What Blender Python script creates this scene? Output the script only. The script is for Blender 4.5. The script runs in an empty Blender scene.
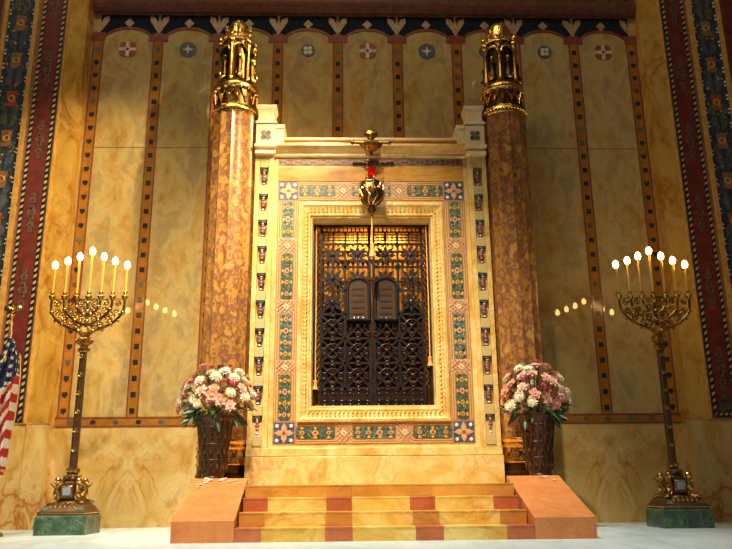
import bpy, math, random
from math import sin, cos, pi, radians
from mathutils import Vector, Matrix
random.seed(7)
scn = bpy.context.scene
COL = scn.collection

# ------------------------------------------------------------------ materials
def new_mat(name):
    m = bpy.data.materials.new(name); m.use_nodes = True
    nt = m.node_tree; b = nt.nodes['Principled BSDF']
    return m, nt, b
def N(nt, t, **kw):
    n = nt.nodes.new(t)
    for k, v in kw.items():
        if k.startswith('i_'): n.inputs[k[2:].replace('_', ' ')].default_value = v
        else: setattr(n, k, v)
    return n
def ramp(nt, src, stops, interp='LINEAR'):
    r = nt.nodes.new('ShaderNodeValToRGB'); nt.links.new(src, r.inputs[0])
    r.color_ramp.interpolation = interp
    el = r.color_ramp.elements
    while len(el) < len(stops): el.new(0.5)
    for e, (p, c) in zip(el, stops):
        e.position = p; e.color = (c[0], c[1], c[2], 1) if hasattr(c, '__len__') else (c, c, c, 1)
    return r
def mixc(nt, fac, a, b, mode='MIX'):
    n = nt.nodes.new('ShaderNodeMix'); n.data_type = 'RGBA'; n.blend_type = mode
    for s, v in ((0, fac), (6, a), (7, b)):
        if hasattr(v, 'is_linked'): nt.links.new(v, n.inputs[s])
        elif s == 0: n.inputs[0].default_value = v
        else: n.inputs[s].default_value = (*v, 1)
    return n.outputs[2]
def math_n(nt, op, a, b=None):
    n = nt.nodes.new('ShaderNodeMath'); n.operation = op
    for i, v in enumerate((a, b)):
        if v is None: continue
        if hasattr(v, 'is_linked'): nt.links.new(v, n.inputs[i])
        else: n.inputs[i].default_value = v
    return n.outputs[0]
def bump(nt, b, h, strength, dist=0.01):
    n = nt.nodes.new('ShaderNodeBump'); n.inputs['Strength'].default_value = strength
    n.inputs['Distance'].default_value = dist
    nt.links.new(h, n.inputs['Height']); nt.links.new(n.outputs[0], b.inputs['Normal'])

def marble(name, cols, vein, scale=1.0, rough=0.12, spec=0.5, vein_amt=0.6, stretch=(1, 1, 0.6), mirror=None, speck=None, vw=0.05, dist=0.9, det=7.0):
    m, nt, b = new_mat(name)
    geo = N(nt, 'ShaderNodeNewGeometry'); pos = geo.outputs['Position']
    if mirror:                               # book-matched slabs: the figure mirrors about a joint
        sep = N(nt, 'ShaderNodeSeparateXYZ'); nt.links.new(pos, sep.inputs[0])
        a = math_n(nt, 'ABSOLUTE', sep.outputs[0]); a = math_n(nt, 'SUBTRACT', a, mirror[0])
        a = math_n(nt, 'PINGPONG', a, mirror[1])
        comb = N(nt, 'ShaderNodeCombineXYZ')
        nt.links.new(a, comb.inputs[0]); nt.links.new(sep.outputs[1], comb.inputs[1]); nt.links.new(sep.outputs[2], comb.inputs[2])
        pos = comb.outputs[0]
    mp = N(nt, 'ShaderNodeMapping'); nt.links.new(pos, mp.inputs[0])
    mp.inputs['Scale'].default_value = tuple(scale * s for s in stretch)
    n1 = N(nt, 'ShaderNodeTexNoise', i_Scale=1.3, i_Detail=det, i_Roughness=0.64, i_Distortion=dist)
    nt.links.new(mp.outputs[0], n1.inputs['Vector'])
    k = len(cols)
    c = ramp(nt, n1.outputs[0], [(0.3 + 0.4 * i / (k - 1), cols[i]) for i in range(k)]).outputs[0]
    for sc_, w, am in ((0.75, vw, vein_amt), (2.3, vw * 0.7, vein_amt * 0.55)):
        n2 = N(nt, 'ShaderNodeTexNoise', i_Scale=sc_, i_Detail=5.0, i_Roughness=0.55, i_Distortion=1.6)
        nt.links.new(mp.outputs[0], n2.inputs['Vector'])
        d = math_n(nt, 'ABSOLUTE', math_n(nt, 'SUBTRACT', n2.outputs[0], 0.5))
        f = ramp(nt, d, [(0.0, am), (w * 0.35, am * 0.5), (w, 0.0)]).outputs[0]
        n3 = N(nt, 'ShaderNodeTexNoise', i_Scale=1.1, i_Detail=2.0); nt.links.new(mp.outputs[0], n3.inputs['Vector'])
        g = ramp(nt, n3.outputs[0], [(0.42, 0.0), (0.6, 1.0)]).outputs[0]
        c = mixc(nt, math_n(nt, 'MULTIPLY', f, g), c, vein)
    if speck:
        n4 = N(nt, 'ShaderNodeTexNoise', i_Scale=55.0, i_Detail=3.0); nt.links.new(pos, n4.inputs['Vector'])
        c = mixc(nt, ramp(nt, n4.outputs[0], [(0.5, 0.0), (0.68, 0.7)]).outputs[0], c, speck)
    nt.links.new(c, b.inputs['Base Color'])
    b.inputs['Roughness'].default_value = rough; b.inputs['Specular IOR Level'].default_value = spec
    return m
def plain(name, col, rough=0.5, metal=0.0, var=0.25, vs=14.0, bmp=0.0, bs=40.0, spec=0.5, bd=0.01, **kw):
    m, nt, b = new_mat(name)
    geo = N(nt, 'ShaderNodeNewGeometry')
    n1 = N(nt, 'ShaderNodeTexNoise', i_Scale=vs, i_Detail=4.0); nt.links.new(geo.outputs['Position'], n1.inputs['Vector'])
    lo = tuple(c * (1 - var) for c in col); hi = tuple(min(1, c * (1 + var)) for c in col)
    nt.links.new(ramp(nt, n1.outputs[0], [(0.3, lo), (0.7, hi)]).outputs[0], b.inputs['Base Color'])
    b.inputs['Roughness'].default_value = rough; b.inputs['Metallic'].default_value = metal
    b.inputs['Specular IOR Level'].default_value = spec
    for k, v in kw.items(): b.inputs[k.replace('_', ' ')].default_value = v
    if bmp:
        n2 = N(nt, 'ShaderNodeTexNoise', i_Scale=bs, i_Detail=3.0); nt.links.new(geo.outputs['Position'], n2.inputs['Vector'])
        bump(nt, b, n2.outputs[0], bmp, bd)
    return m
def emit(name, col, s):
    m, nt, b = new_mat(name)
    b.inputs['Base Color'].default_value = (*col, 1); b.inputs['Emission Color'].default_value = (*col, 1)
    b.inputs['Emission Strength'].default_value = s
    return m

M = {}
M['panel'] = marble('wall_panel_marble', [(.34, .20, .06), (.48, .33, .11), (.54, .42, .18), (.38, .30, .15), (.52, .36, .11)], (.44, .18, .03), 1.7, 0.025, 0.5, 0.5, (1, 1, .6), vw=.05, dist=.3)
M['dado'] = marble('dado_marble', [(.44, .24, .06), (.60, .40, .13), (.68, .52, .24), (.50, .29, .07)], (.44, .14, .012), 1.2, 0.03, 0.5, 0.95, (1, 1, .8), mirror=(3.675, 1.25), vw=.04)
M['pilaster'] = marble('honey_marble', [(.40, .18, .02), (.58, .33, .06), (.66, .42, .10), (.46, .22, .03)], (.34, .10, .01), 1.3, 0.15, 0.5, 0.7, (1, 1, .7), vw=.05)
M['ark'] = marble('ark_cream_marble', [(.56, .33, .07), (.72, .50, .16), (.82, .64, .29), (.66, .41, .09)], (.55, .24, .04), 1.8, 0.22, 0.5, 0.6, (1, 1, .9), vw=.04)
M['arkorange'] = marble('ark_orange_marble', [(.36, .14, .02), (.52, .25, .045), (.60, .34, .08), (.44, .19, .03)], (.30, .10, .02), 2.0, 0.2, 0.5, 0.5, (.5, 1, 2.2), vw=.05)
M['carved'] = plain('carved_cream_marble', (.72, .48, .14), 0.35, 0, .18, 30, .5, 60)
M['white'] = plain('white_cap_marble', (.86, .74, .48), 0.3, 0, .08, 6)
M['block'] = plain('pale_inlay_stone', (.56, .44, .20), 0.35, 0, .12, 60)
M['column'] = marble('brown_breccia_marble', [(.09, .045, .045), (.28, .11, .03), (.50, .26, .05), (.17, .07, .045), (.42, .19, .04), (.60, .36, .09), (.26, .11, .04)], (.16, .08, .09), 3.6, 0.3, 0.4, 0.4, (1.2, 1.2, .95), vw=.06, dist=.15, det=12)
M['step'] = marble('step_honey_marble', [(.60, .32, .045), (.74, .48, .10), (.82, .62, .22), (.66, .38, .06)], (.55, .22, .03), 1.6, 0.2, 0.5, 0.7, (1, 1, 1.5), vw=.06)
M['ochre'] = marble('step_ochre_marble', [(.50, .22, .035), (.60, .30, .06), (.66, .36, .08)], (.36, .13, .02), 1.6, 0.25, 0.5, 0.5, (1, 1, 1.5))
M['redstone'] = marble('step_red_marble', [(.40, .10, .035), (.50, .14, .05), (.55, .19, .07)], (.30, .07, .03), 3, 0.3, 0.5, 0.4)
M['cheek'] = marble('salmon_granite', [(.58, .19, .055), (.66, .25, .075), (.74, .33, .12)], (.46, .13, .04), 2.2, 0.42, 0.4, 0.4, speck=(.42, .16, .07))
M['floor'] = marble('white_floor_marble', [(.42, .58, .60), (.57, .72, .75), (.68, .81, .84), (.50, .66, .69)], (.36, .45, .44), 0.9, 0.35, 0.3, 0.6, (1, .35, 1), vw=.07)
M['green'] = marble('verde_marble', [(.02, .05, .035), (.055, .11, .075), (.10, .17, .11)], (.25, .32, .22), 5, 0.25, 0.5, 0.5, (1, 1, 1))
M['redline'] = plain('dark_red_marble', (.23, .06, .035), .3)
M['strip'] = plain('orange_strip_marble', (.36, .155, .025), .15, 0, .2, 8)
M['dot'] = plain('black_green_dot', (.018, .028, .026), .25, 0, .5, 3)
M['dotgrey'] = plain('grey_green_dot', (.10, .13, .11), .25, 0, .5, 3)
M['navy'] = plain('dark_blue_smalti', (.010, .018, .03), .12, 0, .5, 20)
M['cornice'] = plain('porphyry_cornice', (.17, .065, .045), .3, 0, .25, 9)
M['corniced'] = plain('dark_cornice_frieze', (.05, .025, .03), .45, 0, .3, 9)
M['vcream'] = plain('cream_chevron', (.42, .27, .17), .4)
M['mred'] = plain('medallion_red', (.36, .075, .03), .35)
M['mblue'] = plain('medallion_blue', (.09, .11, .15), .35)
M['mwhite'] = plain('medallion_white', (.62, .60, .48), .35)
# mosaic smalti
M['mo_ground'] = plain('mosaic_pink_ground', (.42, .20, .085), .4, 0, .3, 90, .3, 120)
M['mo_line'] = plain('mosaic_gold_line', (.62, .40, .15), .4, 0, .2, 90)
M['mo_green'] = plain('mosaic_green', (.075, .12, .055), .35, 0, .9, 45)
M['mo_blue'] = plain('mosaic_blue', (.065, .085, .15), .35, 0, .8, 45)
M['mo_teal'] = plain('mosaic_teal', (.12, .19, .15), .35, 0, .8, 45)
M['mo_red'] = plain('mosaic_red', (.45, .06, .025), .35, 0, .3, 60)
M['mo_yellow'] = plain('mosaic_amber', (.60, .36, .06), .35, 0, .3, 60)
M['mo_pearl'] = plain('mosaic_pearl', (.80, .74, .66), .3, 0, .1, 60)
M['mo_pinkish'] = plain('mosaic_rose', (.62, .36, .24), .4, 0, .25, 60)
M['bandred'] = plain('band_deep_red', (.15, .022, .016), .5, 0, .35, 7)
M['bandgreen'] = plain('band_dull_green', (.06, .085, .055), .5, 0, .4, 25)
M['bandgrey'] = plain('band_grey', (.12, .105, .085), .5, 0, .3, 25)
M['bandnavy'] = plain('band_navy', (.03, .045, .075), .45, 0, .4, 12)
M['bandbrown'] = plain('band_brown', (.30, .14, .06), .4, 0, .2, 10)
M['bandgold'] = plain('band_gold_fillet', (.62, .36, .10), .35, 0, .2, 10)
M['black'] = plain('black_tessera', (.015, .012, .012), .4)
M['ropew'] = plain('ivory_tessera', (.52, .44, .28), .4)
# metals
M['gold'] = plain('polished_gold', (.80, .50, .15), .24, 1.0, .2, 20, .35, 35, bd=.02)
M['oldgold'] = plain('aged_gold', (.45, .26, .075), .34, 1.0, .45, 25, .4, 40, bd=.02)
M['bracketgold'] = plain('dull_bracket_gold', (.24, .15, .04), .30, 1.0, .4, 25, .4, 40)
M['darkgold'] = plain('dark_bronze', (.12, .075, .03), .38, 1.0, .4, 25, .3, 40)  # darker metal for lamp bowl, capital core and column base
M['bronze'] = plain('menorah_bronze', (.30, .175, .06), .30, 1.0, .35, 30, .3, 50)
M['shaft'] = plain('brown_bronze_shaft', (.13, .07, .035), .42, .6, .25, 12)
M['silver'] = plain('silver_stud', (.62, .58, .52), .25, 1.0, .1, 30)
M['jewel'] = plain('pale_blue_jewel', (.30, .33, .42), .15, 0, .1, 30)
M['candle'] = plain('amber_candle', (.75, .46, .10), .35, 0, .05, 10, Subsurface_Weight=0.0)
M['vase'] = plain('dark_bronze_vase', (.075, .033, .022), .42, .35, .4, 35, .4, 40)
M['lattice'] = plain('blued_bronze_lattice', (.026, .021, .028), .38, .55, .4, 18)
M['latticeb'] = plain('brown_bronze_lattice', (.075, .034, .016), .36, .7, .3, 18)
M['latticed'] = plain('dark_door_backing', (.035, .016, .009), .4, .4, .5, 9, .4, 25)
M['tablet'] = plain('brown_tablet', (.05, .022, .012), .45, .2, .25, 12)
M['goldcloth'] = plain('gold_inner_cloth', (.46, .25, .04), .45, .3, .3, 10, .5, 18)
M['cord'] = plain('gold_cord', (.80, .47, .16), .5, 0, .15, 60)
M['bulb'] = emit('bulb_glow', (1.0, .60, .20), 26.0)
M['redglass'] = plain('ruby_glass', (.55, .006, .006), .12, 0, 0, 10, Transmission_Weight=.55)
M['redflame'] = emit('ruby_lamp_light', (1.0, .035, .02), 9.0)
# flora
M['petal_white'] = plain('white_petals', (.86, .80, .60), .6, 0, .1, 30)
M['petal_pink'] = plain('pink_petals', (.78, .33, .27), .6, 0, .2, 30)
M['petal_pale'] = plain('pale_pink_petals', (.84, .55, .44), .6, 0, .15, 30)
M['petal_deep'] = plain('deep_pink_petals', (.50, .05, .09), .6, 0, .2, 30)
M['leaf'] = plain('dark_leaf', (.035, .085, .022), .45, 0, .4, 20)
M['stem'] = plain('brown_stem', (.09, .07, .03), .7)
M['heart'] = plain('flower_heart', (.55, .35, .07), .6)
M['flag_red'] = plain('flag_red', (.50, .012, .015), .65, 0, .1, 9)
M['flag_white'] = plain('flag_white', (.80, .72, .58), .65, 0, .05, 9)
M['flag_blue'] = plain('flag_blue', (.012, .022, .09), .65, 0, .2, 9)
M['wood'] = plain('oak_flagpole', (.35, .18, .06), .4)

# ------------------------------------------------------------------ geometry
ORG = {}
class B:
    def __init__(s): s.v = []; s.f = []; s.mi = []; s.mats = []
    def mat(s, m):
        m = M[m]
        if m not in s.mats: s.mats.append(m)
        return s.mats.index(m)
    def poly(s, pts, m):
        n = len(s.v); s.v += [tuple(p) for p in pts]; s.f.append(tuple(range(n, n + len(pts)))); s.mi.append(s.mat(m)); return s
    def box(s, x0, x1, y0, y1, z0, z1, m):
        n = len(s.v); k = s.mat(m)
        s.v += [(x, y, z) for x in (x0, x1) for y in (y0, y1) for z in (z0, z1)]
        for q in ((0, 1, 3, 2), (4, 6, 7, 5), (0, 4, 5, 1), (2, 3, 7, 6), (0, 2, 6, 4), (1, 5, 7, 3)):
            s.f.append(tuple(n + i for i in q)); s.mi.append(k)
        return s
    def plate(s, pts, y0, y1, m):
        """polygon in (x,z), front at y0 (towards the room), back at y1"""
        n = len(s.v); k = s.mat(m); c = len(pts)
        area = sum(pts[i][0] * pts[(i + 1) % c][1] - pts[(i + 1) % c][0] * pts[i][1] for i in range(c))
        if area < 0: pts = pts[::-1]
        s.v += [(x, y0, z) for x, z in pts] + [(x, y1, z) for x, z in pts]
        s.f.append(tuple(range(n, n + c))); s.mi.append(k)
        s.f.append(tuple(range(n + 2 * c - 1, n + c - 1, -1))); s.mi.append(k)
        for i in range(c):
            j = (i + 1) % c; s.f.append((n + i, n + c + i, n + c + j, n + j)); s.mi.append(k)
        return s
    def grid(s, rows, m, close_u=False, close_v=False):
        n = len(s.v); R = len(rows); C = len(rows[0]); k = s.mat(m)
        for r in rows: s.v += [tuple(p) for p in r]
        for i in range(R if close_v else R - 1):
            for j in range(C if close_u else C - 1):
                a = n + i * C + j; b = n + i * C + (j + 1) % C
                c = n + ((i + 1) % R) * C + (j + 1) % C; d = n + ((i + 1) % R) * C + j
                s.f.append((a, b, c, d)); s.mi.append(k)
        return s
    def lathe(s, prof, m, cx=0, cy=0, n=24, rf=None, ph=0):
        rows = []
        for r, z in prof:
            rows.append([(cx + r * (rf(2 * pi * j / n + ph, z) if rf else 1) * cos(2 * pi * j / n + ph),
                          cy + r * (rf(2 * pi * j / n + ph, z) if rf else 1) * sin(2 * pi * j / n + ph), z) for j in range(n)])
        s.grid(rows, m, close_u=True)
        k = s.mat(m); L = len(s.v)
        if prof[0][0] > 1e-4: s.f.append(tuple(range(L - n * len(prof) + n - 1, L - n * len(prof) - 1, -1))); s.mi.append(k)
        if prof[-1][0] > 1e-4: s.f.append(tuple(range(L - n, L))); s.mi.append(k)
        return s
    def tube(s, path, r, m, n=6, close=False):
        P = [Vector(p) for p in path]; L = len(P); rows = []
        up = Vector((0.13, 0.9, 0.21)).normalized()
        for i, p in enumerate(P):
            t = (P[(i + 1) % L] - P[i - 1]) if close else (P[min(i + 1, L - 1)] - P[max(i - 1, 0)])
            t = t.normalized() if t.length > 0 else Vector((0, 0, 1))
            a = t.cross(up)
            if a.length < .05: a = t.cross(Vector((1, 0, 0)))
            a.normalize(); b = t.cross(a)
            rr = r[i] if hasattr(r, '__len__') else r
            rows.append([p + a * rr * cos(2 * pi * j / n) + b * rr * sin(2 * pi * j / n) for j in range(n)])
        s.grid(rows, m, close_u=True, close_v=close)
        if not close:
            k = s.mat(m); q = len(s.v)
            s.f.append(tuple(range(q - n * L + n - 1, q - n * L - 1, -1))); s.mi.append(k)
            s.f.append(tuple(range(q - n, q))); s.mi.append(k)
        return s
    def ring(s, c, R, r, m, n=14, k=5, axis='y'):
        f = {'y': lambda a: (c[0] + R * cos(a), c[1], c[2] + R * sin(a)), 'z': lambda a: (c[0] + R * cos(a), c[1] + R * sin(a), c[2]),
             'x': lambda a: (c[0], c[1] + R * cos(a), c[2] + R * sin(a))}[axis]
        return s.tube([f(2 * pi * i / n) for i in range(n)], r, m, k, True)
    def ball(s, c, r, m, nu=10, nv=7):
        rx, ry, rz = r if hasattr(r, '__len__') else (r, r, r)
        rows = [[(c[0] + rx * sin(pi * i / nv) * cos(2 * pi * j / nu), c[1] + ry * sin(pi * i / nv) * sin(2 * pi * j / nu), c[2] - rz * cos(pi * i / nv)) for j in range(nu)] for i in range(1, nv)]
        k = s.mat(m); n0 = len(s.v); s.grid(rows, m, close_u=True)
        a = len(s.v); s.v.append((c[0], c[1], c[2] - rz)); s.v.append((c[0], c[1], c[2] + rz)); e = n0 + nu * (nv - 2)
        for j in range(nu):
            s.f.append((n0 + (j + 1) % nu, n0 + j, a)); s.f.append((e + j, e + (j + 1) % nu, a + 1)); s.mi += [k, k]
        return s
    def xf(s, mtx, start=0):
        for i in range(start, len(s.v)): s.v[i] = tuple(mtx @ Vector(s.v[i]))
        return s
    def build(s, name, parent=None, smooth=True, bev=0, ang=35):
        me = bpy.data.meshes.new(name)
        o0 = ORG.get(parent.name, (0, 0, 0)) if parent else (0, 0, 0)
        me.from_pydata([(a - o0[0], b - o0[1], c - o0[2]) for a, b, c in s.v], [], s.f)
        for m in s.mats: me.materials.append(m)
        me.polygons.foreach_set('material_index', s.mi)
        me.update(); me.validate()
        if smooth:
            me.shade_smooth(); me.set_sharp_from_angle(angle=radians(ang))
        o = bpy.data.objects.new(name, me); COL.objects.link(o)
        if parent: o.parent = parent
        ORG[o.name] = o0
        if bev:
            b = o.modifiers.new('Bevel', 'BEVEL'); b.width = bev; b.segments = 2; b.limit_method = 'ANGLE'; b.angle_limit = radians(40)
        return o
def tag(o, label=None, cat=None, group=None, kind=None):
    if label: o['label'] = label
    if cat: o['category'] = cat
    if group: o['group'] = group
    if kind: o['kind'] = kind
    return o
def thing(name, loc, label, cat, group=None):
    o = bpy.data.objects.new(name, None); o.empty_display_size = .1; COL.objects.link(o); o.location = loc
    ORG[o.name] = tuple(loc)
    return tag(o, label, cat, group)
def struct(b, name, parent=None, **k):
    o = b.build(name, parent, **k)
    if not parent: o['kind'] = 'structure'
    return o
def copy_tree(o, parent=None):
    c = o.copy(); COL.objects.link(c)
    if parent: c.parent = parent
    for ch in [x for x in o.children]: copy_tree(ch, c)
    return c

# ================================================================== THE SETTING
HW = 4.83            # half width of the recessed back wall
# floor
struct(B().box(-8, 8, -11.2, 0.3, -.2, 0, 'floor'), 'floor', smooth=False)
# back wall: dado, upright marble slabs
wb = B()
wb.box(-HW, HW, 0, .3, 0, 1.46, 'dado')
wb.box(-HW, HW, 0.004, .3, 1.46, 9.6, 'panel')
wall_back = struct(wb, 'wall_back', smooth=False)
S = 1.05
def spandrel(b, cx, top=8.655):
    """dark mosaic zone above one segmental arch"""
    def arc(r): return [(cx + r * t, 8.17 + .245 * (1 - abs(t) ** 2.3)) for t in [i / 7 for i in range(-7, 8)]]
    a = arc(.5)
    for i in range(14):
        (x0, z0), (x1, z1) = a[i], a[i + 1]
        b.plate([(x0, z0), (x1, z1), (x1, top), (x0, top)], -.003, .006, 'navy')
        b.plate([(x0, z0 - .045), (x1, z1 - .045), (x1, z1), (x0, z0)], -.009, .006, 'redline')
for k in range(-4, 5):
    b = B(); spandrel(b, k * S)
    cx = k * S
    b.plate([(cx - .085, 8.49), (cx, 8.40), (cx + .085, 8.49), (cx, 8.58)], -.012, .006, 'vcream')
    b.build('arch_spandrel', wall_back, smooth=False)
for i in range(10):
    x = (-4.5 + i) * S
    if abs(x) > 4.7: x = math.copysign(4.715, x)
    z0, z1 = 1.615, 8.2
    b = B()
    b.box(x - .07, x + .07, -.004, .006, z0, z1, 'strip')
    b.box(x - .092, x - .07, -.007, .006, z0, z1, 'redline'); b.box(x + .07, x + .092, -.007, .006, z0, z1, 'redline')
    b.plate([(x - .17, 8.13), (x + .17 if abs(x) < 4.6 or x < 0 else x + .11, 8.13), (x + (.17 if abs(x) < 4.6 or x < 0 else .11), 8.24), (x, 8.32), (x - .17 if abs(x) < 4.6 or x > 0 else x - .11, 8.24)], -.008, .006, 'redline') if abs(x) < 4.6 else \
        b.box(x - .11, x + .11, -.008, .006, 8.13, 8.30, 'redline')
    for sgn in (-1, 1):       # pale chevron
        if abs(x) > 4.6 and sgn * x > 0: continue
        b.plate([(x, 8.27), (x + sgn * .16, 8.53), (x + sgn * .16, 8.63), (x + sgn * .07, 8.60), (x, 8.42)], -.012, .006, 'vcream')
    struct(b, 'inlay_strip', wall_back, smooth=False)
    b = B(); z = z0 + .09; n = 0
    while z < 8.08:
        if abs(x) > 4.6:
            b.plate([(x - .04, z + .04), (x - .04, z - .01), (x, z - .05), (x + .04, z - .01), (x + .04, z + .04)], -.011, -.003, 'dot' if random.random() > .12 else 'dotgrey')
        else:
            b.box(x - .038, x + .038, -.011, -.003, z - .04, z + .04, 'dot' if random.random() > .15 else 'dotgrey')
        z += .25; n += 1
    b.build('dark_square_inlay', wall_back, smooth=False)
b = B()
b.box(-HW, HW, -.004, .006, 1.485, 1.59, 'strip'); b.box(-HW, HW, -.008, .006, 1.46, 1.485, 'redline'); b.box(-HW, HW, -.008, .006, 1.59, 1.615, 'redline')
x = -4.6
while x < 4.7:
    b.plate([(x + .045 * cos(a), 1.5375 + .034 * sin(a)) for a in [2 * pi * i / 8 for i in range(8)]], -.011, -.003, random.choice(['dot', 'dotgrey', 'dotgrey']))
    x += .345
b.build('dado_inlay_band', wall_back, smooth=False)
# medallions: one in the head of each slab
def disc(b, cx, cz, r, y, m, n=20, a0=0): b.plate([(cx + r * cos(2 * pi * i / n + a0), cz + r * sin(2 * pi * i / n + a0)) for i in range(n)], y, .006, m)
for k in range(-4, 5):
    cx, cz = k * S, 7.97; kind = {-4: 'r', -3: 'b', -2: 'w', -1: 'w', 0: 'r', 1: 'b', 2: 'w', 3: 'w', 4: 'r'}[k]
    b = B()
    if kind == 'r':
        for q in range(4):
            a = pi / 4 + q * pi / 2
            disc(b, cx + .085 * cos(a), cz + .085 * sin(a), .085, -.006, 'mred', 12)
        disc(b, cx, cz, .06, -.009, 'mwhite', 12); disc(b, cx, cz, .03, -.012, 'bandgreen', 10)
        for q in range(4):
            a = q * pi / 2
            b.plate([(cx + .04 * cos(a + .8), cz + .04 * sin(a + .8)), (cx + .15 * cos(a + .2), cz + .15 * sin(a + .2)), (cx + .15 * cos(a - .2), cz + .15 * sin(a - .2)), (cx + .04 * cos(a - .8), cz + .04 * sin(a - .8))], -.010, .006, 'mwhite')
    elif kind == 'b':
        disc(b, cx, cz, .15, -.006, 'mblue'); disc(b, cx, cz, .035, -.011, 'mwhite', 10)
        for q in range(4):
            a = q * pi / 2
            b.plate([(cx + .03 * cos(a + .9), cz + .03 * sin(a + .9)), (cx + .1 * cos(a), cz + .1 * sin(a)), (cx + .03 * cos(a - .9), cz + .03 * sin(a - .9))], -.010, .006, 'mwhite')
    else:
        disc(b, cx, cz, .125, -.006, 'mblue')
        for q in range(4):
            a = pi / 4 + q * pi / 2
            disc(b, cx + .055 * cos(a), cz + .055 * sin(a), .04, -.010, 'mwhite', 10)
    b.build('medallion', wall_back, smooth=False)
b = B()
for s_ in (-1, 1): b.box(min(s_ * HW, s_ * 2.2), max(s_ * HW, s_ * 2.2), -.001, .006, 6.10, 6.108, 'bandbrown')
b.build('slab_joint', wall_back, smooth=False)
# cornice across the top of the recess
b = B(); pr = [(0, 8.655), (-.05, 8.655), (-.05, 8.69), (-.09, 8.70), (-.14, 8.76), (-.16, 8.84), (-.16, 8.88), (-.11, 8.89), (-.11, 8.95), (-.11, 9.3), (0, 9.3)]
b.grid([[(x, y, z) for y, z in pr] for x in (-HW, HW)], 'cornice')
for (x, sg) in ((-HW, 1), (HW, -1)): b.poly([(x, y, z) for y, z in pr][::sg], 'cornice')
x = -HW + .12
while x < HW:
    b.ring((x, -.13, 8.785), .055, .011, 'redline', 10, 4); x += .16
trim1 = struct(b, 'trim_1')
b = B(); x = -HW + .2; 
while x < HW - .1:
    b.plate([(x - .12, 9.05), (x, 8.95), (x + .12, 9.05), (x, 9.15)], -.118, -.108, 'navy'); disc(b, x, 9.05, .0, -.12, 'bandgrey', 4) if 0 else None
    x += .31
b.build('frieze_pattern', trim1, smooth=False)

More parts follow.
